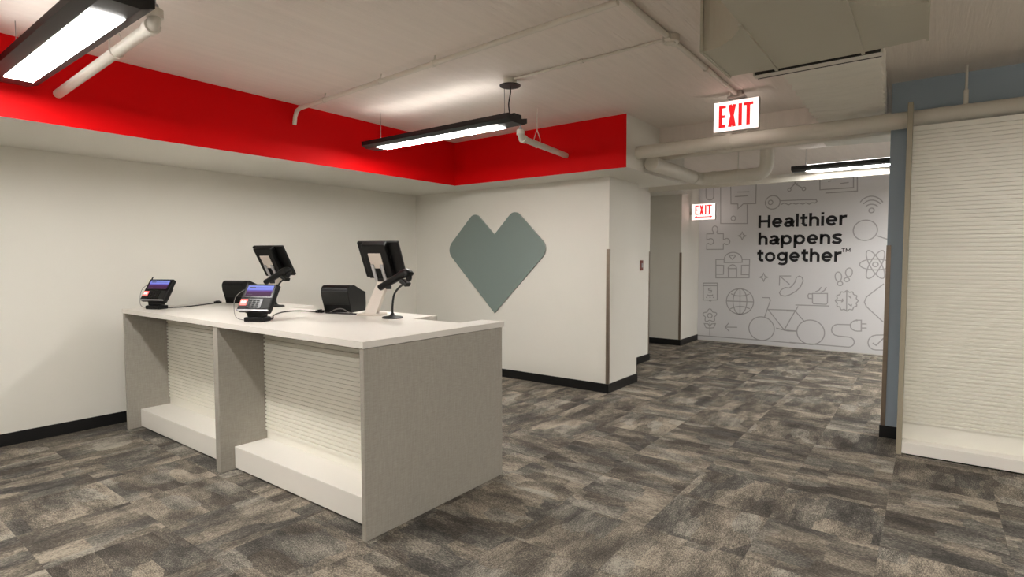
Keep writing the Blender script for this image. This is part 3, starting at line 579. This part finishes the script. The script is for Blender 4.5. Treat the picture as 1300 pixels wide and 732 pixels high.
# two stub pipes that turn into the red faces
def stub(label, a, b):
    """arm from the red face at b to an elbow at a that turns up into a short sprinkler nipple"""
    a, b = Vector(a), Vector(b); d = (a - b).normalized()
    t = pipe('sprinkler_pipe', label, 'pipe', [[tuple(b)] + [tuple(p) for p in elbow(a, d, (0, 0, 1), .05)] + [(a.x, a.y, a.z + .075)]], .029, loc=tuple(b))
    ring(t, a - d * .055, d, .029, .05, name='elbow_collar', th=.009); ring(t, a + Vector((0, 0, .05)), (0, 0, 1), .029, .04, name='elbow_collar', th=.009)
    bm = bmesh.new(); lathe(bm, [(.018, 0), (.018, .018), (.008, .024), (.006, .055), (.022, .058), (.022, .062)], (a.x, a.y, a.z + .075), 14); obj('sprinkler_head', bm, 'silver_plastic', t, True, True)
    return t, d
p1, d = stub('white sprinkler pipe with an elbow beside the lamp over the counter front', (-3.085, 1.185, 2.705), (-4.904, 1.255, 2.705))
def loop_hanger(t, c, d):
    side = Vector((-d.y, d.x, 0)); c = Vector(c); bm = bmesh.new()
    tube(bm, [c + Vector((0, 0, .14)), c + side * .034 + Vector((0, 0, .05))] + [c + (side * math.cos(a) + Vector((0, 0, math.sin(a)))) * .034 for a in [0, -.6, -1.2, -1.57, -1.9, -2.5, -3.14]] + [c - side * .034 + Vector((0, 0, .05)), c + Vector((0, 0, .14))], .004, 6)
    tube(bm, [c + Vector((0, 0, .14)), Vector((c.x, c.y, ZC))], .005, 6); obj('loop_hanger', bm, 'pipe_paint', t, True)
loop_hanger(p1, (-3.66, 1.207, 2.705), d)
p2, d = stub('white sprinkler pipe with an elbow behind the hung lamp, running to the red bulkhead', (-3.115, 4.27, 2.685), (-3.245, 5.30, 2.685))
loop_hanger(p2, (-3.155, 4.60, 2.685), d)
# conduits on the ceiling
def conduit(label, pts, r=.013, clips=()):
    t = pipe('ceiling_conduit', label, 'conduit', [pts], r, seg=10)
    a, b = Vector(pts[-2]), Vector(pts[-1])
    for k in clips:
        p = a + (b - a) * k; dr = (b - a).normalized(); bm = bmesh.new(); tube(bm, [p - dr * .012, p + dr * .012], r + .006, 10)
        sd = Vector((-dr.y, dr.x, 0)) * .02; tube(bm, [p + sd * .3, p + sd + Vector((0, 0, ZC - p.z))], .006, 6); obj('strap_clip', bm, 'pipe_paint', t, True)
    return t
cA = (-4.77, 3.04, 2.965)
conduit('long ceiling conduit bending down at the red bulkhead', [(-4.885, 3.05, 2.83), (-4.87, 3.05, 2.90), (-4.83, 3.045, 2.95), cA, (-1.43, 2.87, 2.965)], .019, (.12, .36, .55))
conduit('ceiling conduit running from the junction box towards the hanging exit sign', [(-1.432, .4, 3.008), (-1.432, 5.19, 3.008)], .018, (.83,))
conduit('short thin ceiling conduit from the lamp canopy to the junction box', [(-2.76, 3.70, 3.015), (-1.49, 3.66, 3.015)], .010, (.5,))
jb = thing('junction_box', 'round white junction box where the ceiling conduits meet', 'junction box', (-1.432, 3.66, ZC))
bm = bmesh.new(); lathe(bm, [(.055, 0), (.055, -.042), (.05, -.047)], (0, 0, 0), 20); obj('body', bm, 'pipe_paint', jb, smooth=True)
bm = bmesh.new(); lathe(bm, [(.03, -.047), (.03, -.052), (.024, -.055)], (0, 0, 0), 16); obj('cover', bm, 'pipe_paint', jb, smooth=True)
for s in (-1, 1): obj('connector', bbox(-.024, .024, s * .068 - .018, s * .068 + .018, -.045, -.002, .004), 'pipe_paint', jb)
# sheet-metal duct
DZ = 2.70
du = thing('air_duct', 'large painted sheet-metal air duct with two side branches under the ceiling', 'duct', (-.56, 2.6, DZ))
bm = bmesh.new(); box(bm, -.79, -.345, .9, 3.72, DZ, ZC - .005); obj('trunk', bm, 'duct_paint', du, True)
def branch(sx, x_in, x_out):
    # plan outline with a swept front edge
    n = 8; fr = [(x_in + (x_out - x_in) * (k / n), 2.935 + .235 * (1 - (1 - k / n) ** 2.2)) for k in range(n + 1)]
    o = fr + [(x_out, 3.69), (x_in, 3.72)]
    bm = bmesh.new(); prism(bm, o, 'z', DZ + .001, ZC - .006)
    bmesh.ops.triangulate(bm, faces=[f for f in bm.faces if len(f.verts) > 4])
    b_ = obj('side_branch', bm, 'duct_paint', du, True)
    e0 = x_out - .012 if sx < 0 else x_out
    obj('branch_flange', wb((e0, e0 + .012, 3.15, 3.71, DZ - .006, ZC - .006)), 'duct_paint', b_, True)
branch(-1, -.79, -1.055); branch(1, -.345, -.062)
for x in (-.79, -.345): obj('seam', wb((x - .008, x + .008, 2.90, 3.72, DZ - .012, DZ)), 'duct_paint', du, True)
obj('end_flange', wb((-.93, -.255, 3.735, 3.80, DZ - .012, ZC - .01)), 'pipe_paint', du, True)
obj('flange_gap', wb((-.92, -.265, 3.727, 3.735, DZ - .010, ZC - .012), (-.92, -.265, 3.80, 3.822, DZ - .011, ZC - .012)), 'dark_gap', du, True)
bm = bmesh.new(); N = 44; rings = []
random.seed(4)
for i in range(N + 1):
    t = i / N; y = 3.823 + t * (6.14 - 3.823); wv = .006 * math.sin(i * 1.9) + random.uniform(-.003, .003)
    xa = -.785 - .10 * t + wv; xb = -.272 - .105 * t - wv; z0 = DZ + .012 + .10 * t ** 1.5 + wv
    rings.append([bm.verts.new(p) for p in ((xa, y, z0), ((xa + xb) / 2, y, z0 - .012 + wv), (xb, y, z0), (xb, y, ZC - .006), (xa, y, ZC - .006))])
for i in range(N):
    for k in range(5): bm.faces.new((rings[i][k], rings[i][(k + 1) % 5], rings[i + 1][(k + 1) % 5], rings[i + 1][k]))
bm.faces.new(rings[0][::-1]); bm.faces.new(rings[-1]); bmesh.ops.recalc_face_normals(bm, faces=bm.faces[:])
tag(obj('duct_connector', bm, 'canvas_wrap', None, smooth=True), 'wrinkled white wrapped duct section leading from the metal duct over the overhead pipe', 'duct')
d2 = thing('passage_duct', 'pale tapered duct section under the beam in the passage', 'duct', (-.6, 6.9, 2.75))
bm = bmesh.new(); prism(bm, [(-.95, 6.45), (.1, 6.3), (.1, 7.1), (-.95, 6.9)], 'z', 2.76, 2.868); obj('shell', bm, 'duct_paint', d2, True)
for x in (-.52, -.43):
    bm = bmesh.new(); lathe(bm, [(.014, -.003), (.014, .0)], (x, 6.52, 2.761), 10); obj('screw_hole', bm, 'dark_gap', d2, True)

# ------------------------------------------------------------------ equipment on the counter
ZT = TOPZ1
R = math.radians
def tilt(bm, ang, piv=(0, 0, 0)):
    bm.transform(Matrix.Translation(Vector(piv)) @ Matrix.Rotation(ang, 4, 'X') @ Matrix.Translation(-Vector(piv)))
def terminal(label, loc, rz):
    t = thing('card_terminal', label, 'card reader', loc, rz, 'card terminals on the counter')
    obj('base', bbox(-.075, .075, -.05, .055, 0, .034, .008, 3), 'black_plastic', t)
    bm = bmesh.new(); box(bm, -.06, .06, -.03, .035, .034, .105)
    for v in bm.verts:
        if v.co.z > .06: v.co.x *= 1.15
    bevel(bm, .006); obj('neck', bm, 'black_plastic', t)
    W, H, T = .262, .222, .042; lean = -R(34); pz = .085; py = -.055
    def local(b): tilt(b, lean); b.transform(Matrix.Translation((0, py, pz))); return b
    body = obj('body', local(bbox(-W / 2, W / 2, 0, T, 0, H, .010, 3)), 'black_plastic', t)
    obj('front_lip', local(bbox(-W / 2 + .006, W / 2 - .006, -.006, .006, -.004, .006, .002)), 'silver_plastic', body)
    obj('back_shell', local(bbox(-W / 2 + .03, W / 2 - .03, T - .004, T + .035, .01, H * .72, .01, 2)), 'black_plastic', body)
    obj('bezel', local(bbox(-W / 2 + .010, W / 2 - .010, -.0030, .002, H * .46, H - .008, .0015, 1)), 'black_glass', body)
    sc = obj('screen', local(wb((-W / 2 + .030, W / 2 - .026, -.0042, -.0030, H * .51, H - .020))), 'pos_screen', t)
    for q_ in ((-W / 2 + .045, -W / 2 + .095, H - .042, H - .032), (-W / 2 + .100, W / 2 - .045, H - .040, H - .036), (-W / 2 + .045, -W / 2 + .085, H * .57, H * .585)):
        obj('screen_text', local(wb((q_[0], q_[1], -.0048, -.0042, q_[2], q_[3]))), 'mural_ink', sc)
    lg = obj('logo_panel', local(wb((-W / 2 + .012, -W / 2 + .066, -.0030, .001, .040, .088))), 'logo_red', t)
    obj('logo_mark', local(wb((-W / 2 + .020, -W / 2 + .036, -.0036, -.0030, .056, .074), (-W / 2 + .041, -W / 2 + .057, -.0036, -.0030, .056, .074), (-W / 2 + .030, -W / 2 + .047, -.0037, -.0030, .060, .066))), 'logo_white', lg)
    kp = obj('keypad_plate', local(bbox(-W / 2 + .072, W / 2 - .074, -.0032, .002, .016, .094, .001, 1)), 'black_glass', t)
    for i in range(3):
        for j in range(4):
            obj('key', local(wb((-.048 + i * .030, -.026 + i * .030, -.0045, -.0032, .022 + j * .017, .034 + j * .017))), 'black_plastic', kp)
    obj('card_slot', local(bbox(W / 2 - .068, W / 2 - .012, -.0034, .002, .016, .094, .001, 1)), 'dark_grey_plastic', t)
    bm = bmesh.new(); tube(bm, [(-W / 2 - .005, .022, H * .35), (-W / 2 - .004, .022, H + .03)], .005, 8); obj('stylus', local(bm), 'black_plastic', t)
    bm = bmesh.new(); tube(bm, smooth_path([(-W / 2 - .004, .09, .24), (-W / 2 - .085, .06, .17), (-W / 2 - .07, .02, .07), (-W / 2 - .03, .0, .02), (-.09, .01, .006), (-.074, .02, .012)], 8), .0022, 6); obj('stylus_cord', bm, 'cable_grey', t, smooth=True)
    return t
terminal('card terminal with glowing blue and purple screen at the counter end by the left wall', (-5.60, 2.085, ZT), R(24))
terminal('card terminal with glowing purple screen standing above the middle panel of the counter', (-3.87, 2.09, ZT), R(26))

def monitor(label, base, cen, rz):
    t = thing('checkout_monitor', label, 'monitor', base, rz, 'checkout monitors')
    inv = Matrix.Rotation(-rz, 3, 'Z'); c = inv @ (Vector(cen) - Vector(base))
    obj('base_plate', bbox(-.10, .095, -.06, .10, 0, .016, .004, 2), 'beige_plastic', t)
    W, H, T = .345, .335, .030; lean = R(33)
    bot = Vector((c.x, c.y + .075, c.z - .13)); foot = Vector((0, .0, .012))
    bm = bmesh.new(); n = 8
    secs = []
    for i in range(n + 1):
        p = foot.lerp(bot, i / n); hw = .050 - .008 * i / n; hd = .030 - .004 * i / n
        secs.append([bm.verts.new((p.x + a, p.y + b, p.z)) for a, b in ((-hw, -hd), (hw, -hd), (hw, hd), (-hw, hd))])
    for i in range(n):
        for k in range(4): bm.faces.new((secs[i][k], secs[i][(k + 1) % 4], secs[i + 1][(k + 1) % 4], secs[i + 1][k]))
    bm.faces.new(secs[0][::-1]); bm.faces.new(secs[-1]); bmesh.ops.recalc_face_normals(bm, faces=bm.faces[:])
    obj('neck', bm, 'beige_plastic', t)
    def local(b): tilt(b, lean); b.transform(Matrix.Translation(c)); return b
    # lean: the top comes towards -y, the screen looks to +y
    obj('panel', local(bbox(-W / 2, W / 2, 0, T, -H / 2, H / 2, .006, 2)), 'black_plastic', t)
    obj('screen', local(wb((-W / 2 + .014, W / 2 - .014, T, T + .0015, -H / 2 + .02, H / 2 - .014))), 'black_glass', t)
    hs = obj('rear_housing', local(bbox(-.115, .085, -.062, .001, -H / 2 + .03, H / 2 + .012, .008, 2)), 'black_plastic', t)
    obj('mount_plate', local(bbox(-.070, .035, -.068, -.061, -.035, .105, .002, 1)), 'beige_plastic', hs)
    br = []
    for s in (-.055, .022): br.append(obj('bracket_arm', local(bbox(s - .014, s + .014, -.078, -.066, -.150, .005, .005, 2)), 'silver_plastic', hs))
    obj('hinge', local(bbox(-.05, .018, -.075, -.03, -.185, -.130, .006, 2)), 'dark_grey_plastic', t)
    return t
monitor('black monitor on a leaning beige stand with a grey cable at its foot', (-3.57, 2.87, ZT), (-3.56, 2.975, 1.545), R(27))
monitor('black monitor seen from behind, standing behind the middle card terminal', (-5.235, 2.86, ZT), (-5.165, 2.97, 1.535), R(20))

def printer(label, loc, rz):
    t = thing('receipt_printer', label, 'printer', loc, rz, 'receipt printers')
    W, D = .25, .31
    bm = bmesh.new()
    prof = [(.055, 0), (.30, 0), (.31, .05), (.305, .145), (.23, .165), (.11, .205)]
    prof += [(.045 - .045 * math.sin(a) + .0, .160 + .045 * math.cos(a)) for a in [i * math.pi / 2 / 6 for i in range(7)]]
    prof += [(.006, .12), (.040, .045)]
    prof = [(a, b * 1.12) for a, b in prof]
    prism(bm, prof, 'x', -W / 2, W / 2); bevel(bm, .004, 2)
    obj('case', bm, 'black_plastic', t, smooth=False)
    bm = bmesh.new(); prism(bm, [(a, b * 1.12) for a, b in [(.030, .06), (.001, .13), (-.002, .158), (.012, .19), (.04, .207), (.05, .207), (.05, .06)]], 'x', -W / 2 + .004, W / 2 - .004); bevel(bm, .003, 2)
    obj('front_cover', bm, 'dark_grey_plastic', t)
    obj('paper_tongue', bbox(-.04, .045,   .20, .285, .190, .202, .003, 1), 'paper', t)
    obj('foot_tray', bbox(-W / 2 + .02, W / 2 - .02, .06, .29, -.0, .01, .002, 1), 'dark_grey_plastic', t)
    return t
printer('black receipt printer beside the beige monitor stand', (-3.955, 2.80, ZT), R(24))
printer('black receipt printer half hidden by the middle card terminal', (-5.655, 2.80, ZT), R(24))

def scanner_set(lab1, lab2, base, rz, g):
    t = thing('scanner_stand', lab1, 'scanner stand', base, rz, 'gooseneck scanner stands')
    bm = bmesh.new(); lathe(bm, [(.078, 0), (.080, .006), (.072, .013), (.03, .018), (.016, .026), (.012, .04)], seg=32); obj('base', bm, 'dark_grey_plastic', t, smooth=True)
    P = smooth_path([(0, 0, .03), (.002, 0, .10), (.02, 0, .18), (.07, 0, .235), (.115, 0, .262)], 8)
    bm = bmesh.new(); tube(bm, P, .008, 10); obj('gooseneck', bm, 'dark_grey_plastic', t, smooth=True)
    bm = bbox(-.035, .035, -.03, .03, -.014, .020, .008, 2); bm.transform(Matrix.Translation((.124, 0, .268)) @ Matrix.Rotation(R(28), 4, 'Y')); obj('cradle', bm, 'dark_grey_plastic', t)
    s = thing('barcode_scanner', lab2, 'scanner', (base[0], base[1], base[2] + .004), rz, 'handheld barcode scanners')
    H = smooth_path([(-.118, 0, .226), (-.04, 0, .262), (.05, 0, .303), (.105, 0, .330), (.150, 0, .338), (.172, 0, .318)], 6); n_ = len(H) - 1
    bm = bmesh.new(); tube(bm, H, [(.026 if i < 2 else .024 + .010 * min(1, i / n_ * 1.3) - (.010 if i == n_ else 0)) for i in range(n_ + 1)], 14); bm.transform(Matrix.Diagonal((1, 1.15, 1, 1))); obj('barrel', bm, 'black_plastic', s, smooth=True)
    bm = bmesh.new(); tube(bm, [(-.118, 0, .226), (-.122, 0, .2242)], .022, 14); obj('window', bm, 'black_glass', s)
    bm = bmesh.new(); H = smooth_path([(.158, 0, .322), (.164, 0, .302), (.152, 0, .290)], 5)
    tube(bm, H, [.024 - .004 * i / (len(H) - 1) for i in range(len(H))], 12); obj('handle', bm, 'black_plastic', s, smooth=True)
    bm = bbox(-.055, -.015, -.014, .014, .215, .250, .004); obj('trigger', bm, 'dark_grey_plastic', s)
scanner_set('gooseneck scanner stand on a round base beside the counter notch', 'black handheld scanner in the gooseneck stand beside the counter notch', (-3.262, 2.822, ZT), R(8), 0)
scanner_set('gooseneck scanner stand on a round base behind the middle card terminal', 'black handheld scanner in the gooseneck stand behind the middle card terminal', (-4.955, 2.86, ZT), R(14), 1)

# cables lying on the counter
def cable(label, pts, r=.005, m='cable_black'):
    bm = bmesh.new(); tube(bm, smooth_path([(p[0], p[1], ZT + r + .0005 + (p[2] if len(p) > 2 else 0)) for p in pts], 8), r, 8)
    return tag(obj('cable', bm, m, None, smooth=True), label, 'cable')
cable('black cable from the wall-end card terminal to the plugs by the printer near the wall', [(-5.60, 2.15, .004), (-5.575, 2.22, .001), (-5.60, 2.36), (-5.69, 2.52), (-5.75, 2.62), (-5.79, 2.695)])
cable('black cable looping from the middle card terminal to the printer beside the beige stand', [(-3.868, 2.157, .004), (-3.91, 2.23, .001), (-4.14, 2.37), (-4.33, 2.55), (-4.36, 2.68), (-4.26, 2.74), (-4.13, 2.742)])
cable('grey cable curving in front of the printer to the beige stand', [(-3.99, 2.775), (-3.93, 2.80, .03), (-3.86, 2.81, .035), (-3.79, 2.82, .01), (-3.70, 2.84)], .004, 'cable_grey')
cable('short black cable beside the grey one at the beige stand', [(-3.99, 2.74), (-3.88, 2.765), (-3.78, 2.79), (-3.67, 2.82)], .006)
def plug(label, loc, rz):
    t = thing('cable_plug', label, 'plug', loc, rz, 'cable plugs')
    for i, dx in enumerate((-.018, .004, .026)):
        b = bbox(dx - .009, dx + .009, -.022, .022, .001, .022 + .006 * (i % 2), .003, 1); o = obj('connector', b, 'black_plastic', t)
plug('cluster of black cable connectors in front of the printer beside the beige stand', (-4.085, 2.745, ZT), R(20))
plug('cluster of black cable connectors at the printer near the left wall', (-5.815, 2.725, ZT), R(20))
